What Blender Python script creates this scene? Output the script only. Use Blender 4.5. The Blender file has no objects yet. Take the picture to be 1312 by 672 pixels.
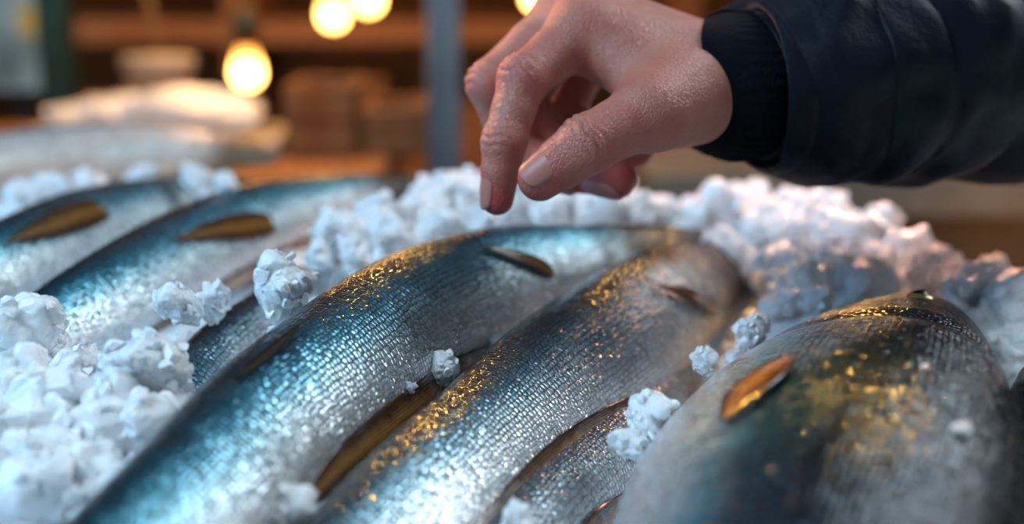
import bpy, bmesh, math, random
import numpy as np
from mathutils import Vector, noise as mnoise
random.seed(7); np.random.seed(7)
SC = bpy.context.scene
COL = SC.collection
F = 1600.0; TH = math.radians(13.0)
Z0 = 0.90
CAM = Vector((0, 0, Z0 + 0.17))
FW = Vector((0, math.cos(TH), -math.sin(TH))); RT = Vector((1, 0, 0)); UP = Vector((0, math.sin(TH), math.cos(TH)))

def P(px, py, d):
    return CAM + d * (FW + RT * ((px - 656) / F) + UP * ((336 - py) / F))
def RZ(px, py, z):
    v = FW + RT * ((px - 656) / F) + UP * ((336 - py) / F)
    return CAM + v * ((z - CAM.z) / v.z)

# ---------------------------------------------------------------- object helpers
def link(name, me, mat=None, parent=None, smooth=True):
    o = bpy.data.objects.new(name, me); COL.objects.link(o)
    if mat: me.materials.append(mat)
    if smooth:
        me.polygons.foreach_set('use_smooth', [True] * len(me.polygons))
    if parent:
        o.parent = parent
        o.matrix_parent_inverse = parent.matrix_basis.inverted()
    return o
def pydata(verts, faces, name='m'):
    me = bpy.data.meshes.new(name); me.from_pydata([tuple(v) for v in verts], [], faces); me.update(); return me
def empty(name, loc):
    o = bpy.data.objects.new(name, None); COL.objects.link(o); o.location = loc; o.empty_display_size = .02
    bpy.context.view_layer.update()
    return o
def tag(o, label=None, cat=None, group=None, kind=None):
    if label: o['label'] = label
    if cat: o['category'] = cat
    if group: o['group'] = group
    if kind: o['kind'] = kind
    return o
def bm_obj(name, bm, mat, parent=None, smooth=False):
    me = bpy.data.meshes.new(name); bm.to_mesh(me); bm.free()
    return link(name, me, mat, parent, smooth)
def bm_box(bm, c, s, rz=0, bev=0.0):
    r = bmesh.ops.create_cube(bm, size=1)
    vs = r['verts']
    for v in vs:
        x, y, z = v.co.x * s[0], v.co.y * s[1], v.co.z * s[2]
        v.co = Vector((c[0] + x * math.cos(rz) - y * math.sin(rz), c[1] + x * math.sin(rz) + y * math.cos(rz), c[2] + z))
    if bev:
        es = list({e for v in vs for e in v.link_edges})
        bmesh.ops.bevel(bm, geom=es, offset=bev, segments=2, affect='EDGES', profile=.5)
def box(name, c, s, mat, parent=None, rz=0, bev=0.003):
    bm = bmesh.new(); bm_box(bm, c, s, rz, bev); return bm_obj(name, bm, mat, parent)
def lathe(prof, c, n=32):
    vs, fs = [], []
    for r, z in prof:
        for k in range(n):
            a = 2 * math.pi * k / n; vs.append((c[0] + r * math.cos(a), c[1] + r * math.sin(a), c[2] + z))
    for i in range(len(prof) - 1):
        for k in range(n):
            k2 = (k + 1) % n; fs.append((i * n + k, i * n + k2, (i + 1) * n + k2, (i + 1) * n + k))
    if prof[0][0] > 1e-6: fs.append(tuple(range(n))[::-1])
    if prof[-1][0] > 1e-6: fs.append(tuple((len(prof) - 1) * n + k for k in range(n)))
    return pydata(vs, fs)
def tube(pts, rad, n=12):
    pts = [Vector(p) for p in pts]; vs, fs = [], []
    for i, p in enumerate(pts):
        t = (pts[min(i + 1, len(pts) - 1)] - pts[max(i - 1, 0)]).normalized()
        a = t.orthogonal().normalized() if i == 0 else (a - t * a.dot(t)).normalized()
        b = t.cross(a); r = rad[i] if hasattr(rad, '__len__') else rad
        for k in range(n):
            an = 2 * math.pi * k / n; vs.append(p + (a * math.cos(an) + b * math.sin(an)) * r)
    for i in range(len(pts) - 1):
        for k in range(n):
            k2 = (k + 1) % n; fs.append((i * n + k, i * n + k2, (i + 1) * n + k2, (i + 1) * n + k))
    fs.append(tuple(range(n))[::-1]); fs.append(tuple((len(pts) - 1) * n + k for k in range(n)))
    return pydata(vs, fs)

# ---------------------------------------------------------------- materials
class NT:
    def __init__(s, name):
        s.m = bpy.data.materials.new(name); s.m.use_nodes = True; s.t = s.m.node_tree; s.t.nodes.clear()
        s.out = s.n('ShaderNodeOutputMaterial'); s.b = s.n('ShaderNodeBsdfPrincipled'); s.l(s.b.outputs[0], s.out.inputs[0])
    def n(s, ty, **kw):
        o = s.t.nodes.new(ty)
        for k, v in kw.items(): setattr(o, k, v)
        return o
    def l(s, a, b): s.t.links.new(a, b)
    def set(s, **kw):
        for k, v in kw.items():
            k = k.replace('_', ' ')
            if isinstance(v, (tuple, list)) and len(v) == 3 and k != 'Subsurface Radius': v = (*v, 1)
            i = s.b.inputs[k]
            if hasattr(v, 'node'): s.l(v, i)
            else: i.default_value = v
    def math(s, op, a, b=0.0, c=None, clamp=False):
        o = s.n('ShaderNodeMath', operation=op, use_clamp=clamp)
        for i, v in enumerate((a, b, c)):
            if v is None: continue
            if hasattr(v, 'node'): s.l(v, o.inputs[i])
            else: o.inputs[i].default_value = v
        return o.outputs[0]
    def vm(s, op, a, b):
        o = s.n('ShaderNodeVectorMath', operation=op)
        for i, v in enumerate((a, b)):
            if hasattr(v, 'node'): s.l(v, o.inputs[i])
            else: o.inputs[i].default_value = v
        return o.outputs[0]
    def vscale(s, a, k):
        o = s.n('ShaderNodeVectorMath', operation='SCALE'); s.l(a, o.inputs[0]); s.l(k, o.inputs['Scale']); return o.outputs[0]
    def noise(s, scale, vec=None, detail=4, rough=.55, out=0):
        o = s.n('ShaderNodeTexNoise'); o.inputs['Scale'].default_value = scale; o.inputs['Detail'].default_value = detail
        o.inputs['Roughness'].default_value = rough
        if vec is None: vec = s.n('ShaderNodeTexCoord').outputs['Object']
        s.l(vec, o.inputs['Vector']); return o.outputs[out]
    def ramp(s, fac, stops, interp='LINEAR'):
        o = s.n('ShaderNodeValToRGB'); o.color_ramp.interpolation = interp; e = o.color_ramp.elements
        while len(e) < len(stops): e.new(.5)
        for k, (p, c) in enumerate(stops):
            if not hasattr(c, '__len__'): c = (c, c, c)
            e[k].position = p; e[k].color = (*c, 1)
        s.l(fac, o.inputs[0]); return o.outputs[0]
    def mix(s, fac, a, b, mode='MIX'):
        o = s.n('ShaderNodeMix', data_type='RGBA', blend_type=mode)
        for i, v in ((0, fac), (6, a), (7, b)):
            if hasattr(v, 'node'): s.l(v, o.inputs[i])
            else: o.inputs[i].default_value = v if i == 0 else (*v, 1)
        return o.outputs[2]
    def bump(s, h, strength=.3, dist=.001, normal=None):
        o = s.n('ShaderNodeBump'); o.inputs['Strength'].default_value = strength; o.inputs['Distance'].default_value = dist
        s.l(h, o.inputs['Height'])
        if normal is not None: s.l(normal, o.inputs['Normal'])
        return o.outputs[0]

def mat_fish(name, stops, headc=(.016, .010, .006), freq=(450, 560), metal=.6, hb=1.0, cj=.16, cjb=.30, thr=.7, mj=.16, cr=.05, cw=.24, wet=(220, .5, .3)):
    t = NT(name)
    uv = t.n('ShaderNodeUVMap', uv_map='arc').outputs[0]
    u2 = t.n('ShaderNodeUVMap', uv_map='zone').outputs[0]
    sep = t.n('ShaderNodeSeparateXYZ'); t.l(u2, sep.inputs[0])
    n1 = t.noise(50, detail=3)
    c = t.math('ADD', sep.outputs[1], t.math('MULTIPLY', t.math('SUBTRACT', n1, .5), .18))
    base = t.ramp(c, stops)
    vec = t.vm('MULTIPLY', uv, (freq[0], freq[1], 1))
    jit = t.n('ShaderNodeTexNoise'); jit.inputs['Scale'].default_value = .3; t.l(vec, jit.inputs['Vector'])
    vec2 = t.vm('ADD', vec, t.vm('MULTIPLY', jit.outputs['Color'], (.7, .7, 0)))
    v1 = t.n('ShaderNodeTexVoronoi', voronoi_dimensions='2D', feature='F1'); v1.inputs['Scale'].default_value = 1; v1.inputs['Randomness'].default_value = .45
    v2 = t.n('ShaderNodeTexVoronoi', voronoi_dimensions='2D', feature='DISTANCE_TO_EDGE'); v2.inputs['Scale'].default_value = 1; v2.inputs['Randomness'].default_value = .45
    t.l(vec2, v1.inputs['Vector']); t.l(vec2, v2.inputs['Vector'])
    line = t.ramp(v2.outputs['Distance'], [(0.0, .0), (.20, 1.0)])
    csep = t.n('ShaderNodeSeparateColor'); t.l(v1.outputs['Color'], csep.inputs[0])
    patchr = t.ramp(t.noise(80, detail=4, rough=.6), [(.35, .84), (.65, 1.06)])
    cellv = t.math('MULTIPLY_ADD', csep.outputs[0], .44, .79)
    ls = t.ramp(c, [(0.1, .97), (.5, .95), (.8, .75)])
    crk = t.ramp(t.noise(150, detail=3, rough=.6), [(.36, .65), (.58, 1.0)])
    ls = t.math('MULTIPLY', ls, crk)
    dark = t.math('SUBTRACT', 1.0, t.math('MULTIPLY', t.math('SUBTRACT', 1.0, line), ls))
    body = t.mix(1.0, base, patchr, 'MULTIPLY')
    k = t.math('MULTIPLY', cellv, dark)
    comb = t.n('ShaderNodeCombineXYZ')
    for i in range(3): t.l(k, comb.inputs[i])
    body = t.mix(1.0, body, comb.outputs[0], 'MULTIPLY')
    hn = t.math('ADD', sep.outputs[0], t.math('MULTIPLY', t.math('SUBTRACT', t.noise(60, detail=3), .5), .25))
    hm = t.ramp(hn, [(-.0, 0.0), (.24, 1.0)])
    headcol = t.ramp(c, [(0.1, headc), (.5, tuple(min(1, x * 2 + .004) for x in headc)), (.75, (.03 * hb, .02 * hb, .012 * hb)), (.95, (.045 * hb, .032 * hb, .02 * hb))])
    hm8 = t.math('MULTIPLY', hm, .97)
    col = t.mix(hm8, body, headcol)
    nh = t.math('SUBTRACT', 1.0, hm8)
    t.set(Base_Color=col, Roughness=t.math('MULTIPLY_ADD', csep.outputs[1], .12, .16))
    t.set(Specular_IOR_Level=t.math('MULTIPLY_ADD', nh, .25, .03))
    t.set(Metallic=t.math('MULTIPLY', nh, metal))
    hgt = t.math('ADD', t.math('MULTIPLY', line, .6), t.math('SUBTRACT', .6, v1.outputs['Distance']))
    b1 = t.bump(hgt, .34, .0007)
    cen = t.vm('SUBTRACT', v1.outputs['Color'], (.5, .5, .5))
    rare = t.math('GREATER_THAN', csep.outputs[2], thr)
    jv = t.vscale(cen, t.math('MULTIPLY_ADD', rare, mj, .13))
    nn = t.n('ShaderNodeVectorMath', operation='NORMALIZE'); t.l(t.vm('ADD', b1, jv), nn.inputs[0])
    t.l(nn.outputs[0], t.b.inputs['Normal'])
    t.set(Coat_Weight=t.math('MULTIPLY_ADD', nh, cw, .26), Coat_Roughness=cr)
    cb = t.bump(t.math('ADD', t.math('MULTIPLY', t.noise(wet[0], detail=2), wet[1]), t.math('MULTIPLY', hgt, .3)), wet[2], .0012)
    jv2 = t.vscale(cen, t.math('MULTIPLY_ADD', rare, cjb, cj))
    nn2 = t.n('ShaderNodeVectorMath', operation='NORMALIZE'); t.l(t.vm('ADD', cb, jv2), nn2.inputs[0])
    t.l(nn2.outputs[0], t.b.inputs['Coat Normal'])
    return t.m

def mat_fin(name='fin_membrane', k=1.0):
    t = NT(name)
    uv = t.n('ShaderNodeUVMap', uv_map='fin').outputs[0]
    sep = t.n('ShaderNodeSeparateXYZ'); t.l(uv, sep.inputs[0])
    n = t.noise(150, detail=3)
    s = t.math('ADD', sep.outputs[1], t.math('MULTIPLY', t.math('SUBTRACT', n, .5), .35))
    q = lambda *c: tuple(min(1, x * k) for x in c)
    col = t.ramp(s, [(0.0, q(.018, .008, .003)), (.22, q(.075, .030, .008)), (.5, q(.30, .14, .036)), (.72, q(.12, .052, .012)), (1.0, q(.014, .007, .003))])
    wv = t.n('ShaderNodeTexWave', bands_direction='Y'); wv.inputs['Scale'].default_value = 4; wv.inputs['Distortion'].default_value = 2.5
    t.l(t.vm('MULTIPLY', uv, (.25, 1, 1)), wv.inputs['Vector'])
    col = t.mix(.2, col, wv.outputs['Color'], 'MULTIPLY')
    t.set(Base_Color=col, Roughness=.22 if k > .5 else .5, Coat_Weight=.7 if k > .5 else .0, Coat_Roughness=.05, Specular_IOR_Level=.5 if k > .5 else .15)
    t.l(t.bump(t.math('ADD', wv.outputs['Fac'], t.math('MULTIPLY', n, 2.5)), .25, .0007), t.b.inputs['Normal'])
    return t.m
def mat_ice(name, k, sss=.5, scale=.012):
    t = NT(name)
    n = t.noise(110 * k, detail=5, rough=.6); n2 = t.noise(1000 * k, detail=3, rough=.6)
    col = t.ramp(n, [(.3, (.90, .94, .97)), (.7, (.985, .99, .995))])
    t.set(Base_Color=col, Roughness=t.ramp(n, [(.40, .06), (.62, .26)]), IOR=1.31, Subsurface_Weight=sss, Subsurface_Radius=(1.05, 1.05, 1.0), Subsurface_Scale=scale,
          Coat_Weight=.9, Coat_Roughness=.02)
    hh = t.math('ADD', t.math('MULTIPLY', n2, .5), t.math('MULTIPLY', t.noise(420 * k, detail=3, rough=.55), 1.0))
    t.l(t.bump(hh, .22, .0014), t.b.inputs['Normal']); t.l(t.bump(hh, .7, .0016), t.b.inputs['Coat Normal'])
    return t.m
def mat_skin():
    t = NT('skin')
    n = t.noise(90, detail=4); n2 = t.noise(1500, detail=3)
    at = t.n('ShaderNodeAttribute', attribute_name='blush').outputs['Fac']
    f = t.math('ADD', at, t.math('MULTIPLY', t.math('SUBTRACT', n, .5), 1.4), clamp=True)
    col = t.ramp(f, [(0, (.51, .185, .130)), (.5, (.49, .130, .098)), (1, (.49, .070, .064))])
    v = t.n('ShaderNodeTexVoronoi', feature='DISTANCE_TO_EDGE'); v.inputs['Scale'].default_value = 560
    t.l(t.n('ShaderNodeTexCoord').outputs['Object'], v.inputs['Vector'])
    t.set(Base_Color=col, Roughness=.44, Subsurface_Weight=.12, Subsurface_Radius=(1, .35, .2), Subsurface_Scale=.003)
    h = t.math('ADD', t.math('MULTIPLY', t.ramp(v.outputs['Distance'], [(0, 0), (.18, 1)]), .8), n2)
    h = t.math('ADD', h, t.math('MULTIPLY', t.noise(220, detail=4), 1.6))
    t.l(t.bump(h, .42, .0006), t.b.inputs['Normal'])
    return t.m
def mat_simple(name, col, rough=.6, metal=0, var=.25, sc=30, bump=.1, coat=0, stretch=(1, 1, 1), spec=.5):
    t = NT(name)
    vec = t.vm('MULTIPLY', t.n('ShaderNodeTexCoord').outputs['Object'], stretch)
    n = t.noise(sc, vec, detail=4)
    c = t.ramp(n, [(.3, tuple(x * (1 - var) for x in col)), (.7, tuple(min(1, x * (1 + var)) for x in col))])
    t.set(Base_Color=c, Roughness=rough, Metallic=metal, Coat_Weight=coat, Specular_IOR_Level=spec)
    t.l(t.bump(n, bump, .002), t.b.inputs['Normal'])
    return t.m
def mat_bulb():
    t = NT('bulb_glow')
    sp = t.n('ShaderNodeSeparateXYZ'); t.l(t.n('ShaderNodeTexCoord').outputs['Generated'], sp.inputs[0])
    col = t.ramp(sp.outputs[2], [(0.0, (1, .50, .11)), (.40, (1, .52, .13)), (.75, (1, .36, .05)), (1.0, (.9, .22, .02))])
    st = t.ramp(sp.outputs[2], [(0.0, .55), (.22, 1.0), (.45, .8), (.75, .16), (1.0, .05)])
    t.set(Base_Color=(.6, .3, .08), Emission_Color=col, Roughness=.15)
    t.set(Emission_Strength=t.math('MULTIPLY', st, 20.0))
    return t.m

M_ICE = mat_ice('crushed_ice', 1.0, .5, .010); M_ICEL = mat_ice('ice_lump', .0145, .5, .009); M_CRY = mat_ice('ice_crystal', .02, .0)
M_FIN = mat_fin(); M_FINL = mat_fin('amber_fin_membrane', 1.4); M_FIND = mat_fin('dark_fin_membrane', .1); M_SKIN = mat_skin()
M_NAIL = mat_simple('nail', (.48, .18, .14), .40, var=.1, bump=.03, spec=.35)
st_blue = [(0.05, (.018, .055, .075)), (.18, (.034, .165, .235)), (.31, (.075, .35, .48)), (.45, (.26, .58, .70)), (.59, (.62, .79, .85)), (.86, (.92, .93, .93))]
st_grey = [(0.05, (.020, .045, .056)), (.18, (.055, .14, .185)), (.31, (.17, .34, .42)), (.45, (.42, .59, .66)), (.58, (.73, .81, .83)), (.86, (.92, .92, .91))]
st_dark = [(0.05, (.006, .012, .018)), (.34, (.007, .028, .044)), (.52, (.020, .085, .130)), (.61, (.11, .33, .44)), (.70, (.54, .73, .81)), (.83, (.93, .95, .96))]
st_pale = [(0.05, (.36, .34, .32)), (.3, (.55, .52, .49)), (.5, (.70, .66, .62)), (.7, (.78, .73, .68)), (.85, (.76, .70, .63)), (.95, (.70, .62, .54))]
st_silv = [(0.05, (.16, .24, .28)), (.2, (.30, .40, .44)), (.35, (.50, .59, .62)), (.5, (.66, .72, .74)), (.7, (.78, .80, .80)), (.9, (.86, .85, .83))]
M_F_BLUE = mat_fish('fish_skin_blue', st_blue)
M_F_GREY = mat_fish('fish_skin_grey', st_grey)
M_F_SILV = mat_fish('fish_skin_silver', st_silv)
M_F_DARK = mat_fish('fish_skin_dark', st_dark, freq=(380, 470), metal=.62, cj=.22, cjb=.34, thr=.6, mj=.0, cr=.05, cw=.10, wet=(330, 1.2, .55))
M_F_PALE = mat_fish('fish_skin_pale', st_pale, headc=(.16, .09, .05), metal=.1, hb=4)
M_EYE = mat_simple('fish_eye_ring', (.35, .24, .08), .2, .6, coat=1)
M_PUP = mat_simple('fish_pupil', (.004, .004, .005), .08, coat=1)

# ---------------------------------------------------------------- fish
def catmull(A, m):
    A = np.asarray(A, float); n = len(A)
    t = np.linspace(0, n - 1, m); i = np.clip(t.astype(int), 0, n - 2); f = (t - i)
    g = lambda k: A[np.clip(k, 0, n - 1)]
    p0, p1, p2, p3 = g(i - 1), g(i), g(i + 1), g(i + 2)
    if A.ndim > 1: f = f[:, None]
    return .5 * (2 * p1 + (p2 - p0) * f + (2 * p0 - 5 * p1 + 4 * p2 - p3) * f ** 2 + (3 * p1 - p0 - 3 * p2 + p3) * f ** 3)
def nrm(a): return a / np.maximum(np.linalg.norm(a, axis=-1, keepdims=True), 1e-9)
camn = np.array(CAM); fwn = np.array(FW); upn = np.array(UP); rtn = np.array(RT)
def projn(p):
    q = p - camn; d = q @ fwn
    return np.stack([656 + F * (q @ rtn) / d, 336 - F * (q @ upn) / d], -1)
FISHES = []
class Fish:
    def __init__(s, stations, end, rho, ratio=.62, name='fish', label='', group='fish on the ice', mat=None, Mr=150, K=80):
        s.M = Mr; s.K = K; s.groove = .0011
        pc = [((a + c) / 2, (b + d) / 2) for a, b, c, d, z in stations]
        C = [np.array(RZ(x, y, Z0 + st[4])) for (x, y), st in zip(pc, stations)]
        zl = stations[-1][4]
        E = np.array(RZ(end[0], end[1], Z0 + (end[2] if len(end) > 2 else zl)))
        Call = np.array(C + [E])
        T = nrm(np.gradient(Call, axis=0))
        Ds, Ns, As = [], [], []
        for i, st in enumerate(stations):
            t = T[i]; dp = np.array(RZ(st[0], st[1], Z0 + st[4])) - C[i]; dp[2] = 0
            h = np.cross([0, 0, 1.0], t); h = h / np.linalg.norm(h)
            if h @ dp < 0: h = -h
            r = math.radians(rho)
            upv = np.array([0, 0, 1.0]); upv = upv - t * (upv @ t); upv /= np.linalg.norm(upv)
            D = math.cos(r) * h + math.sin(r) * upv; N = -math.sin(r) * h + math.cos(r) * upv
            e = 1e-4; p0 = projn(C[i]); ax = projn(C[i] + t * e) - p0; ax /= np.linalg.norm(ax); pr = np.array([-ax[1], ax[0]])
            dd = ((projn(C[i] + D * e) - p0) @ pr) / e; nn = ((projn(C[i] + N * e) - p0) @ pr) / e
            w = abs(np.array([st[0] - st[2], st[1] - st[3]]) @ pr)
            As.append(w / (2 * math.sqrt(dd * dd + (ratio * nn) ** 2))); Ds.append(D); Ns.append(N)
        Ds.append(Ds[-1]); Ns.append(Ns[-1])
        n = len(stations); m = Mr
        s.C = catmull(Call, m); tt = np.linspace(0, n, m)
        Ai = np.array(As + [As[-1]]); a = catmull(Ai, m)
        ker = np.array([1, 2, 3, 2, 1.]) / 9
        ap = np.pad(a, 6, mode='edge')
        for _ in range(6): ap = np.convolve(ap, ker, 'same')
        a = ap[6:-6]
        x = np.clip(tt - (n - 1), 0, 1); a = a * np.sqrt(np.maximum(1 - x ** 2.2, 0.0))
        s.a = a; s.b = a * ratio
        Tm = nrm(np.gradient(s.C, axis=0)); D = nrm(catmull(np.array(Ds), m)); D = nrm(D - Tm * (D * Tm).sum(1, keepdims=True))
        N = np.cross(Tm, D); sg = np.sign((N * catmull(np.array(Ns), m)).sum(1, keepdims=True)); N = N * sg
        s.T, s.D, s.N = Tm, D, N
        s.L = np.concatenate([[0], np.cumsum(np.linalg.norm(np.diff(s.C, axis=0), axis=1))])
        ph = np.arange(K) / K * 2 * np.pi
        s.ph = ph
        c, sn = np.cos(ph), np.sin(ph)
        cc = np.sign(c) * np.abs(c) ** .95
        s.V = s.C[:, None, :] + s.D[:, None, :] * (s.a[:, None] * cc)[:, :, None] + s.N[:, None, :] * (s.b[:, None] * sn)[:, :, None]
        s.px = projn(s.V)
        s.Nrm = nrm(s.D[:, None, :] * (c / 1.0)[None, :, None] + s.N[:, None, :] * (sn / ratio)[None, :, None])
        s.uop = .9; s.name = name; s.label = label; s.group = group; s.mat = mat
        FISHES.append(s)
    def inv(s, x, y):
        d = ((s.px - np.array([x, y])) ** 2).sum(-1)
        face = ((camn - s.V) * s.Nrm).sum(-1) > 0
        d = np.where(face, d, 1e9); i, k = np.unravel_index(np.argmin(d), d.shape)
        return i / (s.M - 1), s.ph[k]
    def S(s, u, ph, off=0.0):
        i = min(max(u, 0), 1) * (s.M - 1); i0 = int(min(i, s.M - 2)); f = i - i0
        L = lambda A: A[i0] * (1 - f) + A[i0 + 1] * f
        c, sn = math.cos(ph), math.sin(ph); C, D, N, a, b = L(s.C), L(s.D), L(s.N), L(s.a), L(s.b)
        cc = math.copysign(abs(c) ** .95, c)
        n = D * (c * b) + N * (sn * a); n = n / max(np.linalg.norm(n), 1e-9)
        return C + D * a * cc + N * b * sn + n * off, n
    def body(s):
        V = s.V.copy(); un = np.linspace(0, 1, s.M)
        hu = (un - s.uop) / (1 - s.uop)
        side = np.abs(np.sin(s.ph))
        g = np.exp(-((hu[:, None] - .12 + .12 * (1 - side[None, :]) ** 1.5) / .035) ** 2) * np.clip(side[None, :] * 1.5 - .2, 0, 1)
        g = g + .6 * np.exp(-((hu[:, None] - .45 - .1 * np.cos(s.ph)[None, :]) / .05) ** 2) * np.clip(side[None, :] * 1.5 - .2, 0, 1)
        V -= s.Nrm * (g * s.groove)[:, :, None]
        mouth = np.exp(-((s.ph[None, :] % (2 * np.pi) - np.pi * .62) / .09) ** 2) + np.exp(-((s.ph[None, :] - np.pi * 1.38) / .09) ** 2)
        V -= s.Nrm * (mouth * np.clip((hu[:, None] - .7) / .2, 0, 1) * np.minimum(.0012, s.a[:, None] * .3))[:, :, None]
        vs = V.reshape(-1, 3).tolist(); K = s.K; fs = []
        for i in range(s.M - 2):
            for k in range(K):
                k2 = (k + 1) % K; fs.append((i * K + k, i * K + k2, (i + 1) * K + k2, (i + 1) * K + k))
        vs = vs[:(s.M - 1) * K]; tip = len(vs); vs.append(s.C[-1].tolist()); tail = len(vs); vs.append(s.C[0].tolist())
        for k in range(K):
            k2 = (k + 1) % K; fs.append(((s.M - 2) * K + k, (s.M - 2) * K + k2, tip)); fs.append((k2, k, tail))
        me = pydata(vs, fs, 'fish_body')
        bm = bmesh.new(); bm.from_mesh(me); bmesh.ops.recalc_face_normals(bm, faces=bm.faces); bm.to_mesh(me); bm.free()
        arc = me.uv_layers.new(name='arc'); zone = me.uv_layers.new(name='zone')
        amean = float(s.a.max()) * .8
        li = np.zeros(len(me.loops), int); me.loops.foreach_get('vertex_index', li)
        starts = np.zeros(len(me.polygons), int); tot = np.zeros(len(me.polygons), int)
        me.polygons.foreach_get('loop_start', starts); me.polygons.foreach_get('loop_total', tot)
        fid = np.repeat(np.arange(len(starts)), tot)
        i = np.minimum(li // K, s.M - 1); k = li % K
        sp = li >= tip
        i = np.where(li == tip, s.M - 1, np.where(li == tail, 0, i))
        ph = k / K
        mx = np.zeros(len(starts)); np.maximum.at(mx, fid, np.where(sp, 0, ph))
        ph = np.where((mx[fid] > .9) & (ph < .1), ph + 1, ph)
        A = np.stack([s.L[i], ph * 2 * np.pi * amean], -1)
        Zt = np.stack([np.clip((i / (s.M - 1) - s.uop) / (1 - s.uop), -1, 1), np.where(sp, .5, (1 - np.cos(ph * 2 * np.pi)) / 2)], -1)
        arc.data.foreach_set('uv', A.astype(np.float32).ravel()); zone.data.foreach_set('uv', Zt.astype(np.float32).ravel())
        return me
    def grid(s, name, G, mat, thick=.0007):
        nt, nsn = len(G), len(G[0]); vs = [tuple(p) for row in G for p in row]; fs = []
        for i in range(nt - 1):
            for j in range(nsn - 1):
                fs.append((i * nsn + j, i * nsn + j + 1, (i + 1) * nsn + j + 1, (i + 1) * nsn + j))
        me = pydata(vs, fs, name); uv = me.uv_layers.new(name='fin')
        for l in me.loops:
            i, j = divmod(l.vertex_index, nsn); uv.data[l.index].uv = (i / (nt - 1), j / (nsn - 1))
        o = link(name, me, mat, s.root)
        md = o.modifiers.new('solid', 'SOLIDIFY'); md.thickness = thick; md.offset = 0
        return o
    def pectoral(s, root, tip, wpx, lift=.004, blunt=.8, name='pectoral_fin', mat=None):
        (u0, p0), (u1, p1) = root, tip
        q0, _ = s.S(u0, p0); q1, _ = s.S(u1, p1); d = (Vector((q0 + q1) / 2) - CAM).dot(FW); w = wpx * d / F / 2
        G = []
        nt = 28
        for i in range(nt):
            t = i / (nt - 1); u = u0 + (u1 - u0) * t; ph = p0 + (p1 - p0) * t
            p, n = s.S(u, ph); p2, _ = s.S(u0 + (u1 - u0) * (t + .02), p0 + (p1 - p0) * (t + .02))
            l = np.cross(n, p2 - p); l /= np.linalg.norm(l)
            if l[2] < 0: l = -l
            ww = w * max(.02, math.sin(math.pi * min(1, (t * .94 + .06) ** blunt)) ** .85)
            lf = .0009 + lift * math.sin(math.pi * min(1, t * .75))
            row = []
            for j in range(13):
                sj = -1 + j / 6
                row.append(p + l * ww * sj + n * (lf - .10 * ww * sj * sj + .00025 * math.sin(j * 2.2)))
            G.append(row)
        return s.grid(name, G, mat or M_FIN, .0005)
    def band(s, name, u0, u1, pa, pb, flare=.003, nt=60, nsn=11, mat=None, lift=.0005):
        G = []
        for i in range(nt):
            t = i / (nt - 1); u = u0 + (u1 - u0) * t
            w = max(.04, math.sin(math.pi * (t * .96 + .02) ** .85) ** .6); row = []
            ii = int(u * (s.M - 1)); sg = 1 if math.cos((pa + pb) / 2) > 0 else -1
            for j in range(nsn):
                q = j / (nsn - 1); ph = pb + (pa - pb) * (1 - q) * w
                p, n = s.S(u, ph, lift + .0005 * math.sin(q * math.pi))
                row.append(p + (s.D[ii] * sg * .8 + n * .4) * flare * w * q ** 1.6 + n * .0003 * math.sin(i * 1.1) * q * (1 if flare > .001 else 0))
            G.append(row)
        return s.grid(name, G, mat or M_FINL, .0008)
    def tailfin(s):
        G = []; C, D, T, a = s.C[2], s.D[2], s.T[2], s.a[2]
        for i in range(10):
            t = i / 9; row = []
            for j in range(15):
                q = -1 + j / 7
                ln = (.012 + .055 * abs(q) ** 1.1) * t
                row.append(C - T * ln + D * q * (a * .9 + t * .022) + np.array([0, 0, -.006 * t]))
            G.append(row)
        return s.grid('tail_fin', G, M_FIN, .0012)
    def eye(s, u, ph, r):
        p, n = s.S(u, ph, -r * .45); z = Vector(n); rot = z.to_track_quat('Z', 'Y')
        bm = bmesh.new(); bmesh.ops.create_uvsphere(bm, u_segments=20, v_segments=12, radius=r)
        for v in bm.verts: v.co = rot @ Vector((v.co.x, v.co.y, v.co.z * .75)) + Vector(p)
        e = bm_obj('eye', bm, M_EYE, s.root, True)
        p2 = Vector(p) + z * r * .42
        bm = bmesh.new(); bmesh.ops.create_uvsphere(bm, u_segments=18, v_segments=10, radius=r * .6)
        for v in bm.verts: v.co = rot @ Vector((v.co.x, v.co.y, v.co.z * .7)) + p2
        bm_obj('pupil', bm, M_PUP, e, True)
    def finish(s, pect=None, wpx=30, lift=.004, blunt=.8, tail=True, hk=.2, mat=None, hpx=None):
        if pect:
            rt = s.inv(*pect[0]); tp = s.inv(*pect[1]); s.uop = rt[0] + hk * (1 - rt[0])
        if hpx: s.uop = s.inv(*hpx)[0]
        s.root = empty(s.name, Vector(s.C[s.M // 2]) - Vector((0, 0, float(s.b.max()))))
        tag(s.root, s.label, 'fish', s.group)
        link('body', s.body(), s.mat, s.root)
        if pect: s.pectoral(rt, tp, wpx, lift, blunt, mat=mat)
        if tail: s.tailfin()
        ue = s.uop + (1 - s.uop) * .5
        s.eye(ue, math.radians(62), float(np.interp(ue, np.linspace(0, 1, s.M), s.a)) * .2)
        return s

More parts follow.
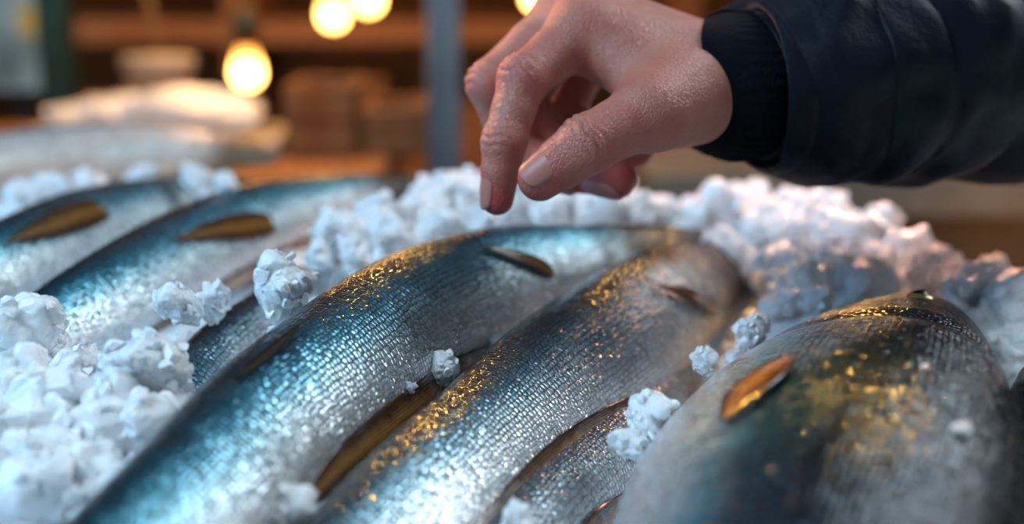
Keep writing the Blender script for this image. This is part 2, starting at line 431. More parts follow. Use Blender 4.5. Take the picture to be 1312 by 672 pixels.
f1 = Fish([(-40, 905, 40, 980, .032), (5, 800, 115, 905, .034), (66, 690, 215, 815, .036), (170, 585, 335, 705, .038), (258, 495, 435, 600, .040), (345, 425, 522, 538, .041),
           (430, 365, 602, 473, .042), (512, 325, 664, 434, .042), (602, 301, 728, 393, .042), (690, 294, 782, 366, .041), (770, 290, 836, 350, .040), (840, 290, 880, 339, .038), (884, 294, 898, 326, .036)],
          (908, 309, .036), 46, .62, label='silver blue fish in the middle with an ice bit on its flank', mat=M_F_BLUE)
f1.finish(((708, 349), (610, 323)), 25, .0012, .62, hpx=(758, 330))
f2 = Fish([(190, 960, 250, 1010, .014), (280, 840, 390, 900, .016), (360, 706, 514, 784, .018), (444, 608, 636, 692, .020), (530, 534, 730, 600, .021), (604, 462, 806, 544, .022),
           (666, 416, 872, 491, .023), (734, 374, 930, 434, .024), (808, 344, 972, 384, .025), (884, 326, 990, 350, .026), (948, 320, 1006, 338, .026)],
          (1014, 327, .026), 40, .62, label='grey silver fish alongside the middle fish, its back tucked under that fish', mat=M_F_GREY)
f2.finish(((918, 394), (828, 367)), 28, .0018, .62, hpx=(868, 374))
f3 = Fish([(c, d + o, a, b + o, z) for a, b, c, d, z, o in [(800, 1110, 900, 1130, .022, 0), (735, 960, 1060, 1000, .025, 0), (735, 810, 1200, 840, .028, 0), (768, 680, 1268, 690, .029, 4), (800, 600, 1286, 594, .030, 12),
           (862, 520, 1284, 522, .030, 20), (935, 455, 1266, 472, .030, 28), (1002, 412, 1250, 434, .030, 33), (1062, 386, 1232, 404, .030, 33), (1105, 372, 1210, 384, .030, 28)]],
          (1172, 396, .030), 18, .56, label='large dark backed fish at the right with white belly and golden brown fin', mat=M_F_DARK, Mr=190, K=110)
f3.groove = .0022
f3.finish(((1014, 463), (928, 550)), 74, .0025, .9, hpx=(1110, 415))
f4 = Fish([(450, 905, 540, 965, .0), (560, 750, 690, 820, .002), (630, 655, 760, 715, .003), (692, 596, 815, 650, .003), (752, 548, 860, 590, .003), (815, 497, 895, 524, .002), (858, 468, 905, 484, .001)],
          (900, 458, .001), 60, .6, label='mostly hidden fish under the grey silver fish, showing flank and brown belly fin', mat=M_F_SILV)
f4.finish(None)
f5 = Fish([(-95, 490, -60, 535, .02), (-25, 435, 25, 500, .026), (34, 381, 102, 464, .032), (104, 332, 188, 428, .035), (184, 286, 278, 379, .036), (266, 251, 358, 335, .036), (347, 234, 425, 301, .036),
           (428, 226, 484, 275, .036), (500, 224, 528, 260, .036), (543, 227, 552, 249, .035)], (560, 238, .035), 50, .62,
          label='nearer of the two blue silver fish with golden fins at the left', mat=M_F_BLUE)
f5.finish(((348, 288), (218, 312)), 42, .001, .6, hpx=(445, 250))
f6 = Fish([(-250, 420, -205, 470, .03), (-170, 370, -110, 430, .034), (-90, 325, -30, 405, .036), (-10, 285, 65, 376, .037), (70, 251, 150, 338, .037), (150, 236, 230, 298, .036), (220, 230, 290, 268, .035), (275, 229, 318, 251, .035)],
          (328, 238, .035), 50, .62, label='farther of the two blue silver fish with golden fins, at the left edge', mat=M_F_BLUE)
f6.finish(((132, 270), (5, 312)), 46, .001, .6, hk=.6)
f7 = Fish([(-260, 225, -230, 285, .035), (-150, 192, -115, 268, .04), (-20, 172, 15, 245, .042), (100, 160, 130, 235, .042), (200, 160, 232, 230, .042), (285, 172, 310, 220, .041), (335, 186, 348, 213, .04)],
          (358, 201, .04), 20, .7, label='blurred pale fish farthest back at the left, lying across the ice', mat=M_F_PALE)
f7.finish(None, hpx=(240, 200))
f9 = Fish([(110, 590, 160, 640, .012), (190, 495, 270, 550, .022), (248, 430, 325, 482, .028), (306, 388, 375, 432, .030), (366, 352, 425, 390, .030), (405, 335, 445, 362, .028)], (440, 338, .026), 56, .6,
          label='small teal fish half buried in ice beneath the middle fish', mat=M_F_GREY)
f9.finish(None)
f10 = Fish([(1270, 850, 1470, 860, .02), (1268, 750, 1480, 760, .025), (1280, 672, 1462, 670, .03), (1284, 600, 1440, 600, .034), (1290, 545, 1415, 545, .036), (1302, 508, 1388, 508, .036)], (1348, 490, .036), 40, .7,
          label='fish cut off by the right edge, only a narrow dark strip of its side showing', mat=M_F_DARK)
f10.finish(None)
def urange(f, p0, p1):
    return f.inv(*p0)[0], f.inv(*p1)[0]
R_ = math.radians
u0, u1 = urange(f1, (370, 665), (628, 448)); f1.band('anal_fin', u0, u1, R_(134), R_(167), .0045)
u0, u1 = urange(f1, (258, 495), (348, 425)); f1.band('dorsal_fin', u0, u1, R_(52), R_(43), .0002, mat=M_FIND, lift=.0014)
u0, u1 = urange(f2, (560, 700), (815, 544)); f2.band('anal_fin', u0, u1, R_(124), R_(148), .0045)
u0, u1 = urange(f4, (680, 700), (815, 650)); f4.band('anal_fin', u0, u1, R_(100), R_(140), .004)
for f, a0, a1 in ((f5, .3, .66), (f6, .35, .65)):
    f.band('anal_fin', a0, a1, R_(146), R_(174), .003, mat=M_FIN)

# ---------------------------------------------------------------- surface nets
def surface_nets(Fd, org, h):
    nx, ny, nz = Fd.shape; ins = Fd < 0
    cnt = np.zeros((nx - 1, ny - 1, nz - 1), np.float32); acc = np.zeros((nx - 1, ny - 1, nz - 1, 3), np.float32)
    cor = [(i, j, k) for i in (0, 1) for j in (0, 1) for k in (0, 1)]
    sl = lambda c: tuple(slice(c[q], (nx, ny, nz)[q] - 1 + c[q]) for q in range(3))
    for a in cor:
        for ax in range(3):
            if a[ax] == 0:
                b = list(a); b[ax] = 1
                fa, fb = Fd[sl(a)], Fd[sl(b)]; m = ins[sl(a)] != ins[sl(b)]
                t = np.where(m, fa / np.where(m, fa - fb, 1), 0)
                cnt += m
                for q in range(3):
                    acc[..., q] += np.where(m, a[q] + (t if q == ax else 0), 0)
    act = cnt > 0; idx = -np.ones(act.shape, np.int64); idx[act] = np.arange(act.sum())
    pos = acc[act] / cnt[act][:, None] + np.argwhere(act)
    V = pos * h + np.array(org)
    quads = []
    for ax in range(3):
        a1, a2 = (ax + 1) % 3, (ax + 2) % 3
        s0 = [slice(None)] * 3; s1 = [slice(None)] * 3
        s0[ax] = slice(0, -1); s1[ax] = slice(1, None)
        A, B = ins[tuple(s0)], ins[tuple(s1)]
        E = np.argwhere(A != B); ok = (E[:, a1] > 0) & (E[:, a2] > 0) & (E[:, a1] < Fd.shape[a1] - 1) & (E[:, a2] < Fd.shape[a2] - 1); E = E[ok]
        out = A[tuple(E.T)]
        def cell(d1, d2):
            c = E.copy(); c[:, a1] += d1; c[:, a2] += d2; return idx[tuple(c.T)]
        q = np.stack([cell(-1, -1), cell(0, -1), cell(0, 0), cell(-1, 0)], 1)
        q[~out] = q[~out][:, ::-1]; quads.append(q)
    return V, np.concatenate(quads)
def smin(a, b, k):
    h = np.maximum(k - np.abs(a - b), 0) / k
    return np.minimum(a, b) - h * h * k * .25
def cone(X, a, b, ra, rb):
    a = np.array(a, np.float32); b = np.array(b, np.float32); ab = b - a; L = float(ab @ ab)
    q = X - a; t = np.clip((q @ ab) / L, 0, 1)
    return np.linalg.norm(q - t[..., None] * ab, axis=-1) - (ra + t * (rb - ra))

# ---------------------------------------------------------------- hand
idx_f = [(P(748, 38, .486), .0118), (P(670, 102, .468), .0093), (P(646, 182, .463), .0080), (P(637, 255, .466), .0062)]
mid_f = [(P(735, 12, .505), .0125), (P(630, 108, .497), .0098), (P(662, 196, .507), .0090), (P(730, 224, .503), .0080)]
rng_f = [(P(742, 20, .524), .0122), (P(668, 128, .520), .0098), (P(718, 212, .512), .0091), (P(790, 230, .492), .0078)]
pnk_f = [(P(772, 40, .540), .0115), (P(722, 140, .540), .0092), (P(770, 195, .530), .0085), (P(815, 190, .515), .0075)]
thm = [(P(880, 124, .476), .0148), (P(826, 147, .455), .0124), (P(752, 185, .446), .0105), (P(692, 229, .448), .0082)]
wrR = P(945, 105, .490); wrU = P(940, 106, .512); far = P(1060, 97, .505); far2 = P(1040, 97, .520)
allp = [p for ch in (idx_f, mid_f, rng_f, pnk_f, thm) for p, r in ch] + [wrR, wrU, far, far2]
lo = np.min([np.array(p) for p in allp], 0) - .022; hi = np.max([np.array(p) for p in allp], 0) + .022
h = .00085
n3 = np.ceil((hi - lo) / h).astype(int)
g = np.stack(np.meshgrid(*[lo[q] + h * np.arange(n3[q]) for q in range(3)], indexing='ij'), -1).astype(np.float32)
palm = smin(cone(g, wrR, far, .0195, .0190), cone(g, wrU, far2, .0190, .0190), .012)
for (p, r), w, rw in ((idx_f[0], wrR, .0170), (mid_f[0], (wrR + wrU) / 2, .0175), (rng_f[0], wrU, .0170), (pnk_f[0], wrU, .0155)):
    palm = smin(palm, cone(g, w, p, rw, r + .0008), .008)
palm = smin(palm, cone(g, P(860, 118, .474), P(770, 62, .482), .0146, .0102), .010)
palm = smin(palm, cone(g, P(905, 122, .482), P(845, 139, .462), .0165, .0142), .011)
for (p, r), w in ((idx_f[0], wrR), (mid_f[0], (wrR + wrU) / 2), (rng_f[0], wrU)):
    up_ = UP * .0136
    palm = smin(palm, cone(g, w * .35 + p * .65 + up_, p + UP * .0106, .0022, .0054), .0035)
hand = None
for ch, kk in ((idx_f, .008), (mid_f, .008), (rng_f, .008), (pnk_f, .008), (thm, .010)):
    d = None
    for q, ((p, r), (p2, r2)) in enumerate(zip(ch[:-1], ch[1:])):
        mid = (p + p2) / 2; rm = (r + r2) / 2 * (.93 if q < 2 else 1.0)
        c = smin(cone(g, p, mid, r, rm), cone(g, mid, p2, rm, r2), .002); d = c if d is None else smin(d, c, .003)
    hf = smin(palm, d, kk)
    hand = hf if hand is None else smin(hand, hf, .0014)
V, Q = surface_nets(hand, lo, h)
me = pydata(V.tolist(), Q.tolist(), 'hand')
nr = np.zeros(len(me.vertices) * 3, np.float32); me.vertices.foreach_get('normal', nr); nr = nr.reshape(-1, 3)
bl = np.zeros(len(V)); disp = np.zeros(len(V))
vF, vU, vR = np.array(FW), np.array(UP), np.array(RT)
dors = {'i': -vR * .8 - vF * .5 + vU * .15, 't': -vF * .8 + vU * .55 - vR * .1}
def crease(c, ax, do, amp=.0006, wl=.0036, wd=.0055, R=.016):
    global disp
    c = np.array(c); ax = np.array(ax); ax = ax / np.linalg.norm(ax); do = do - ax * (do @ ax); do = do / np.linalg.norm(do)
    q = V - c; x = q @ ax; rr = np.linalg.norm(q, axis=1)
    la = np.cross(ax, do); x = x + .0007 * np.sin((q @ la) * 700)
    m = np.exp(-(x / wd) ** 2) * np.clip((nr @ do) * 1.4 - .1, 0, 1) * np.clip((R - rr) / (.3 * R), 0, 1)
    disp -= amp * m * np.clip(np.cos(2 * np.pi * x / wl), 0, 1) ** 1.5 - m * .0004
crease(thm[2][0], thm[3][0] - thm[1][0], dors['t'], .0013, .0036, .005, .017)
crease(idx_f[1][0], idx_f[2][0] - idx_f[0][0], dors['i'] + vU * .3, .0013, .0038, .006, .015)
crease(idx_f[2][0], idx_f[3][0] - idx_f[1][0], dors['i'], .0011, .0032, .005, .013)
crease(mid_f[1][0], mid_f[2][0] - mid_f[0][0], -vR, .0011, .004, .006, .016)
for c, r, s in [(thm[3][0], .015, 1), (idx_f[3][0], .014, 1), (mid_f[3][0], .018, 1), (rng_f[3][0], .022, 1), (pnk_f[3][0], .02, 1), (idx_f[1][0], .012, .6), (thm[2][0], .012, .55), (mid_f[1][0], .014, .6), (idx_f[0][0], .014, .4), (thm[1][0], .014, .4)]:
    bl = np.maximum(bl, s * np.exp(-(np.linalg.norm(V - np.array(c), axis=1) / r) ** 2))
V2 = V + nr * disp[:, None]
me.vertices.foreach_set('co', V2.astype(np.float32).ravel()); me.update()
at = me.attributes.new('blush', 'FLOAT', 'POINT'); at.data.foreach_set('value', bl.astype(np.float32))
person = empty('person', P(1040, 95, .51)); tag(person, 'person in a dark navy quilted jacket reaching down with thumb and finger pinched', 'person')
hand_o = link('hand', me, M_SKIN, person)
sm = hand_o.modifiers.new('smooth', 'SMOOTH'); sm.factor = .5; sm.iterations = 2
def nail(a, b, r0, r1, do, t0, t1, ha=.72):
    a = np.array(a); b = np.array(b); ax = b - a; L = np.linalg.norm(ax); ax = ax / L
    do = do - ax * (do @ ax); do /= np.linalg.norm(do); la = np.cross(ax, do); vs, fs = [], []
    ni, nj = 16, 13
    for i in range(ni):
        t = i / (ni - 1); x = t0 + (t1 - t0) * t; r = r0 + (r1 - r0) * min(x, 1) - .0001 + .0004 * math.sin(math.pi * t)
        if x > 1: r -= ((x - 1) * L) ** 2 * 24
        wd = ha * (1 - abs(2 * t - 1) ** 4.0) ** .5 if 0 < t < 1 else .12
        for j in range(nj):
            e = -1 + 2 * j / (nj - 1); an = wd * e; vs.append(a + ax * x * L + (do * math.cos(an) + la * math.sin(an)) * (r - .0004 * e ** 4))
    for i in range(ni - 1):
        for j in range(nj - 1): fs.append((i * nj + j, i * nj + j + 1, (i + 1) * nj + j + 1, (i + 1) * nj + j))
    o = link('fingernail', pydata(vs, fs), M_NAIL, hand_o); md = o.modifiers.new('s', 'SOLIDIFY'); md.thickness = .0005; md.offset = 0
    md.use_rim = True
nail(idx_f[2][0], idx_f[3][0], .0080, .0062, dors['i'], .60, 1.2)
nail(thm[2][0], thm[3][0], .0105, .0082, dors['t'], .62, 1.25, .9)
nail(rng_f[2][0], rng_f[3][0], .0091, .0078, -vU * .8 - vF * .6, .55, 1.2)
nail(mid_f[2][0], mid_f[3][0], .0090, .0080, -vU * .8 - vF * .4, .55, 1.2)

# ---------------------------------------------------------------- sleeve
def mat_jacket():
    t = NT('jacket_nylon')
    n = t.noise(25, detail=4); n2 = t.noise(1800, detail=2)
    col = t.ramp(n, [(.3, (.0011, .0026, .0066)), (.7, (.0020, .0050, .0128))])
    t.set(Base_Color=col, Roughness=.56, Sheen_Weight=.03, Sheen_Tint=(.3, .5, 1.0), Specular_IOR_Level=.18)
    t.l(t.bump(t.math('ADD', t.noise(80, detail=4), t.math('MULTIPLY', n2, .1)), .35, .004), t.b.inputs['Normal'])
    return t.m
M_JACK = mat_jacket(); M_CUFF = mat_simple('knit_cuff', (.0020, .0034, .0068), .9, var=.4, sc=700, bump=.5, spec=.12)
def tube2(pts, rads, M, K, fn, close=(True, True)):
    C = catmull(np.array([np.array(p) for p in pts]), M); R = catmull(np.array(rads), M); T = nrm(np.gradient(C, axis=0))
    A = np.array([0, 0, 1.0]); L = np.concatenate([[0], np.cumsum(np.linalg.norm(np.diff(C, axis=0), axis=1))])
    vs, fs = [], []
    for i in range(M):
        A = A - T[i] * (A @ T[i]); A = A / np.linalg.norm(A); B = np.cross(T[i], A)
        for k in range(K):
            an = 2 * math.pi * k / K; dr = A * math.cos(an) + B * math.sin(an); vs.append(C[i] + dr * (R[i] + fn(L[i], an, C[i] + dr * R[i])))
    for i in range(M - 1):
        for k in range(K):
            k2 = (k + 1) % K; fs.append((i * K + k, i * K + k2, (i + 1) * K + k2, (i + 1) * K + k))
    if close[0]: fs.append(tuple(range(K)))
    if close[1]: fs.append(tuple((M - 1) * K + k for k in range(K))[::-1])
    me = pydata(vs, fs)
    bm = bmesh.new(); bm.from_mesh(me); bmesh.ops.recalc_face_normals(bm, faces=bm.faces); bm.to_mesh(me); bm.free()
    return me
def slf(s, an, p):
    q = (s - .008) / .045 + .10 * math.sin(an * 2 + 1)
    puff = abs(math.sin(math.pi * q)) ** .55
    w = mnoise.noise(Vector((s * 55, math.cos(an) * 1.6, math.sin(an) * 1.6))) * .004 + mnoise.noise(Vector((s * 20, math.cos(an) * 2, math.sin(an) * 2 + 5))) * .003 + mnoise.noise(Vector((s * 110, math.cos(an) * 3.5, math.sin(an) * 3.5 + 9))) * .0018
    return (.006 * puff - .006 + w) * min(1, s / .03 + .1) + .009 * math.sin(an) ** 2 * max(0, 1 - s / .08)
sl = link('jacket_sleeve', tube2([P(956, 110, .5003), P(963, 109, .5008), P(1000, 106, .502), P(1060, 98, .506), P(1130, 88, .514), P(1312, 66, .55), P(1520, 20, .62), P(1750, -40, .72), P(1850, -300, .80), P(1850, -620, .86)],
                         [.0300, .0350, .0405, .0455, .050, .055, .060, .064, .070, .075], 280, 120, slf), M_JACK, person)
def cuf(s, an, p):
    rib = min(1, max(0, (s - .0215) / .006))
    w = mnoise.noise(Vector((math.cos(an) * 2, math.sin(an) * 2, s * 60)))
    return .00026 * math.cos(an * 50 + w * 2.5) * rib * (1 + w) + .009 * math.sin(an) ** 2 + .0009 * w
link('cuff', tube2([P(972, 108, .500), P(940, 108, .499), P(917, 110, .4985), P(910, 110, .4983), P(911, 110, .4983), P(925, 110, .4988), P(948, 110, .4995), P(972, 109, .5005), P(990, 108, .5015)],
                   [.0240, .0245, .0252, .0262, .0278, .0290, .0295, .0275, .0235], 90, 300, cuf, (False, False)), M_CUFF, sl)

# ---------------------------------------------------------------- ice
bmi = bmesh.new(); bmesh.ops.create_icosphere(bmi, subdivisions=2, radius=1); ico_v = np.array([v.co[:] for v in bmi.verts]); ico_f = [tuple(v.index for v in f.verts) for f in bmi.faces]; bmi.free()
def chip(rs, n=8, lo_=.35, hi_=.8):
    qv = ico_v.copy()
    for _ in range(n):
        m = rs.normal(size=3); m /= np.linalg.norm(m); dd_ = qv @ m; cut = rs.uniform(lo_, hi_); qv = qv - np.outer(np.maximum(dd_ - cut, 0), m)
    return qv
def lump_mesh(seed):
    rs = np.random.RandomState(seed); n = 70
    ax = np.linspace(-1.35, 1.35, n).astype(np.float32); G = np.stack(np.meshgrid(ax, ax, ax, indexing='ij'), -1)
    d = np.linalg.norm(G, axis=-1) - .66
    for q in range(10):
        v = rs.normal(size=3); v /= np.linalg.norm(v)
        c = (v * rs.uniform(.3, .60)).astype(np.float32); r = rs.uniform(.30, .52)
        X = G - c; e = np.linalg.norm(X, axis=-1) - r * 1.2
        for _ in range(7):
            m = rs.normal(size=3).astype(np.float32); m /= np.linalg.norm(m); e = np.maximum(e, X @ m - np.float32(r * rs.uniform(.6, 1.0)))
        d = smin(d, e, .12)
    V, Q = surface_nets(d, (-1.35,) * 3, float(ax[1] - ax[0]))
    tmp = pydata(V.tolist(), Q.tolist()); off = Vector(rs.uniform(-50, 50, 3))
    nn = [v.normal.copy() for v in tmp.vertices]; out = []
    for v, n_ in zip(tmp.vertices, nn):
        p = v.co * 2.2 + off
        out.append(tuple(v.co + n_ * (.10 * mnoise.noise(p) + .03 * mnoise.noise(p * 3.4) + .016 * mnoise.noise(p * 7) + .01 * mnoise.noise(p * 15))))
    fs = [tuple(q) for q in Q.tolist()]; nb = len(fs); nv0 = len(out)
    for _ in range(40):      # angular crystals frozen onto the surface
        i = rs.randint(nv0); r = rs.uniform(.08, .28); base = len(out)
        q = chip(rs) * r * rs.uniform(.65, 1.4, 3) + np.array(out[i]) - np.array(nn[i]) * r * .2
        out += [tuple(x) for x in q]; fs += [tuple(a + base for a in t) for t in ico_f]
    me = pydata(out, fs, 'ice_chunk'); bpy.data.meshes.remove(tmp)
    me.materials.append(M_ICEL); me.materials.append(M_CRY)
    me.polygons.foreach_set('use_smooth', [i < nb for i in range(len(fs))])
    me.polygons.foreach_set('material_index', [0 if i < nb else 1 for i in range(len(fs))])
    return me
LM = [lump_mesh(100 + i) for i in range(8)]
LUMPS = []
def lump(p, r, label, group=None, i=None):
    i = len(LUMPS) if i is None else i
    o = bpy.data.objects.new('ice_chunk', LM[i % len(LM)]); COL.objects.link(o)
    o.location = p; o.scale = (r * random.uniform(.95, 1.15), r * random.uniform(.9, 1.1), r * random.uniform(.85, 1.05)); o.rotation_euler = (random.uniform(0, 6), random.uniform(0, 6), random.uniform(0, 6))
    tag(o, label, 'ice', group); LUMPS.append((Vector(p), r)); return o
def L(px, py, d, rpx, label, group=None): return lump(P(px, py, d), rpx * d / F, label, group)
L(362, 366, .455, 50, 'sharp faceted white ice lump standing against the back of the middle fish')
L(190, 462, .385, 60, 'tall frosty ice lump rising from the front left heap')
L(228, 388, .455, 34, 'ice lump between the tall front lump and the sharp faceted lump')
L(276, 388, .47, 26, 'small ice lump just left of the sharp faceted lump')
L(372, 650, .335, 42, 'blurred ice lump at the bottom edge beside the brown belly fin of the middle fish')
L(662, 668, .35, 30, 'blurred ice lump at the bottom edge on the hidden fish')
L(832, 528, .40, 38, 'white ice lump wedged between the grey silver fish and the large dark fish')
L(806, 566, .39, 26, 'smaller ice lump wedged just in front of the lump by the large dark fish')
L(962, 424, .47, 27, 'ice lump left of the large dark fish, upper one of the gap')
L(902, 462, .45, 20, 'small ice lump at the belly of the grey silver fish')
gl = 'front left ice heap'
for a in [(28, 430, .415, 58), (100, 478, .41, 42), (50, 550, .375, 88), (190, 555, .37, 74), (128, 560, .365, 70), (15, 500, .39, 55), (25, 635, .345, 100), (120, 650, .345, 90), (195, 615, .36, 56), (-30, 560, .36, 60), (150, 510, .375, 50)]:
    L(*a, 'blurred white ice lump in the heap filling the front left corner', gl)
gl = 'ice heap behind the middle fish'
for a in [(408, 328, .56, 24), (440, 304, .59, 42), (482, 284, .62, 44), (540, 272, .64, 46), (595, 250, .66, 54), (650, 264, .66, 50), (705, 268, .66, 48), (760, 274, .66, 44), (810, 274, .67, 38), (850, 276, .68, 32), (505, 310, .585, 32), (455, 328, .565, 26), (560, 296, .61, 30), (620, 295, .61, 32), (570, 258, .69, 38), (720, 252, .7, 42), (650, 244, .7, 38), (790, 252, .71, 36)]:
    L(*a, 'out of focus white ice lump in the heap between the middle fish and the hand', gl)
gl = 'ice heap at the back right'
for a in [(910, 284, .68, 50), (975, 286, .68, 54), (1035, 296, .66, 48), (1088, 308, .65, 54), (935, 335, .63, 46), (1010, 345, .61, 48), (1065, 352, .6, 46), (1150, 326, .64, 44), (1205, 350, .6, 42), (1130, 345, .62, 36), (1252, 376, .56, 44), (1298, 396, .54, 48), (1305, 440, .52, 40), (1025, 388, .57, 34), (885, 296, .68, 34), (1268, 424, .54, 30), (1120, 296, .70, 38), (1308, 372, .6, 34), (1055, 388, .56, 28), (950, 262, .72, 36), (1060, 272, .71, 38), (1010, 268, .72, 34),
          (1040, 362, .555, 34), (1085, 352, .555, 34), (1005, 392, .53, 26), (1120, 350, .56, 30), (1180, 352, .575, 30), (1020, 358, .57, 28), (1222, 376, .555, 28), (1270, 352, .60, 32), (1045, 385, .525, 24)]:
    L(*a, 'out of focus white ice lump in the heap behind the large dark fish', gl)
gl = 'ice at the far left'
for a in [(60, 240, .76, 26), (112, 236, .78, 22), (20, 250, .74, 24), (290, 236, .68, 20), (250, 225, .74, 20), (180, 228, .77, 20)]:
    L(*a, 'blurred ice lump at the far left behind the blue silver fish', gl)
def onfish(f, px, py, rpx, label):
    u, ph = f.inv(px, py); p, n = f.S(u, ph); p = Vector(p); r = rpx * (p - CAM).dot(FW) / F
    lump(p + Vector(n) * r * .35, r, label)
onfish(f1, 557, 473, 24, 'ice bit stuck on the lower flank of the middle fish')
onfish(f1, 629, 440, 10, 'tiny ice crumb at the belly edge of the middle fish')
onfish(f1, 524, 497, 9, 'tiny ice crumb just left of the ice bit on the middle fish')
onfish(f3, 1186, 475, 6, 'tiny ice crumb on the dark back of the large right fish')
onfish(f3, 1232, 556, 13, 'larger ice crumb on the dark back of the large right fish')

CR = math.radians(-20); cx = np.array([math.cos(CR), math.sin(CR)]); cy = np.array([-math.sin(CR), math.cos(CR)])
FE = np.array([.27, .715])
def cpt(u, v): return FE + cx * u + cy * v
us = np.arange(-1.25, .75, .0045); vsn = np.arange(-.86, 0, .0045)
UU, VV = np.meshgrid(us, vsn, indexing='ij'); XY = FE + UU[..., None] * cx + VV[..., None] * cy
Z = np.zeros(UU.shape)
for i in range(UU.shape[0]):
    for j in range(UU.shape[1]):
        x, y = XY[i, j]
        Z[i, j] = .010 * mnoise.noise(Vector((x * 22, y * 22, 0))) + .006 * mnoise.noise(Vector((x * 60, y * 60, 3))) + .003 * mnoise.noise(Vector((x * 150, y * 150, 7)))
rough = Z.copy(); Z = Z - .006
for p, r in LUMPS:
    dd = np.hypot(XY[..., 0] - p.x, XY[..., 1] - p.y)
    hgt = (p.z - Z0) - .15 * r - np.maximum(dd - .3 * r, 0) * 1.1 + rough * .5
    Z = np.where(dd < .12, np.maximum(Z, hgt), Z)
for f in FISHES:
    for i in range(0, f.M, 3):
        c = f.C[i]; a = max(f.a[i], .012); dd = np.hypot(XY[..., 0] - c[0], XY[..., 1] - c[1])
        cap = (c[2] - Z0) - .5 * a + np.maximum(dd - a * .95, 0) * 1.6
        Z = np.where(dd < a * 2.0, np.minimum(Z, cap), Z)
Z = np.maximum(Z, -.028)
edge = np.minimum(np.minimum(-VV, VV + .86), np.minimum(UU + 1.25, .75 - UU)); Z = np.where(edge < .03, np.minimum(Z, -.028 + edge * .9), Z)
nu, nv = UU.shape
vs = np.concatenate([XY, (Z + Z0)[..., None]], -1).reshape(-1, 3).tolist()
fs = [(i * nv + j, (i + 1) * nv + j, (i + 1) * nv + j + 1, i * nv + j + 1) for i in range(nu - 1) for j in range(nv - 1)]
nbed = len(fs)
rs = np.random.RandomState(3); cnt = 0
while cnt < 3000:
    i, j = rs.randint(nu), rs.randint(nv)
    x, y = XY[i, j]
    if y < .22 or y > 1.05 or abs(x) > .52 * y + .06: continue
    bad = False
    for f in FISHES:
        dd = np.hypot(f.C[:, 0] - x, f.C[:, 1] - y); k = dd.argmin()
        if dd[k] < f.a[k] * .95: bad = True; break
    if bad: continue
    r = rs.uniform(.0022, .0060) * (1 if rs.rand() < .85 else 1.5); base = len(vs)
    q = chip(rs) * r * 1.25 * rs.uniform(.75, 1.25, 3) + np.array([x, y, Z0 + Z[i, j] + r * .25])
    vs += q.tolist(); fs += [tuple(a + base for a in t) for t in ico_f]; cnt += 1
bed = link('ice_bed', pydata(vs, fs), M_ICE)
bed.data.materials.append(mat_ice('ice_crumb', 1.0, .0))
bed.data.polygons.foreach_set('use_smooth', [i < nbed for i in range(len(fs))])
bed.data.polygons.foreach_set('material_index', [0 if i < nbed else 1 for i in range(len(fs))])
tag(bed, 'bed of crushed white ice spread under all the fish', 'ice', kind='stuff')

# ---------------------------------------------------------------- counter and background
M_WOOD = mat_simple('warm_wood', (.26, .108, .036), .65, var=.25, sc=14, bump=.15, stretch=(.6, 8, 8))
M_WOODD = mat_simple('dark_wood', (.22, .090, .030), .7, var=.3, sc=12, bump=.2, stretch=(1, 8, 8))
M_STEEL = mat_simple('steel', (.26, .30, .34), .5, .3, var=.15, sc=20, bump=.05)
M_WHITE = mat_simple('white_plastic', (.34, .30, .26), .5, var=.06, bump=.05)
M_FOAM = mat_simple('foam_white', (.50, .46, .41), .8, var=.06, sc=120, bump=.2)
M_GREEN = mat_simple('green_paint', (.006, .03, .028), .45, var=.3)
M_TEAL = mat_simple('teal_paint', (.03, .06, .08), .6, var=.4)
M_GREY = mat_simple('beige_stone', (.17, .13, .095), .75, var=.3, sc=10)
M_NAVY = mat_simple('dark_brown_metal', (.055, .038, .028), .5, .2, var=.2)
M_CONC = mat_simple('concrete', (.12, .08, .055), .85, var=.3, sc=6, bump=.2)
M_BLACK = mat_simple('black_rubber', (.01, .01, .01), .6)
M_YEL = mat_simple('yellow_paper', (.45, .36, .10), .7, var=.2)
M_BULB = mat_bulb()
M_BRASS = mat_simple('brass', (.20, .10, .035), .4, .5)

cc = cpt(-.25, -.43)
ct = empty('display_counter', (cc[0], cc[1], 0)); tag(ct, 'wooden market counter holding the bed of ice', 'counter')
box('tray', (cc[0], cc[1], Z0 - .046), (2.06, .92, .03), M_STEEL, ct, CR)
for v, u, sx, sy in ((.018, -.25, 2.06, .03), (-.878, -.25, 2.06, .03)):
    q = cpt(u, v); box('rim', (q[0], q[1], Z0 - .035), (sx, sy, .06), M_WOOD, ct, CR)
for u in (-1.27, .77):
    q = cpt(u, -.43); box('rim', (q[0], q[1], Z0 - .035), (.03, .92, .06), M_WOOD, ct, CR)
for u in (-1.2, .7):
    for v in (-.82, -.04):
        q = cpt(u, v); box('leg', (q[0], q[1], (Z0 - .06) / 2), (.07, .07, Z0 - .06), M_WOODD, ct, CR)
q = cpt(-.25, -.02); box('front_panel', (q[0], q[1], Z0 - .22), (1.9, .02, .3), M_WOODD, ct, CR)

fl = box('floor', (0, 1.5, -.02), (7, 7, .04), M_CONC); tag(fl, kind='structure')
wb = box('wall_back', (0, 4.2, 1.4), (7, .06, 2.8), mat_simple('plank_wall', (.22, .090, .028), .8, var=.3, sc=5, bump=.3, stretch=(8, 1, .6))); tag(wb, kind='structure')
wl = box('wall_left', (-2.6, 1.9, 1.4), (.06, 4.6, 2.8), M_TEAL); tag(wl, kind='structure')

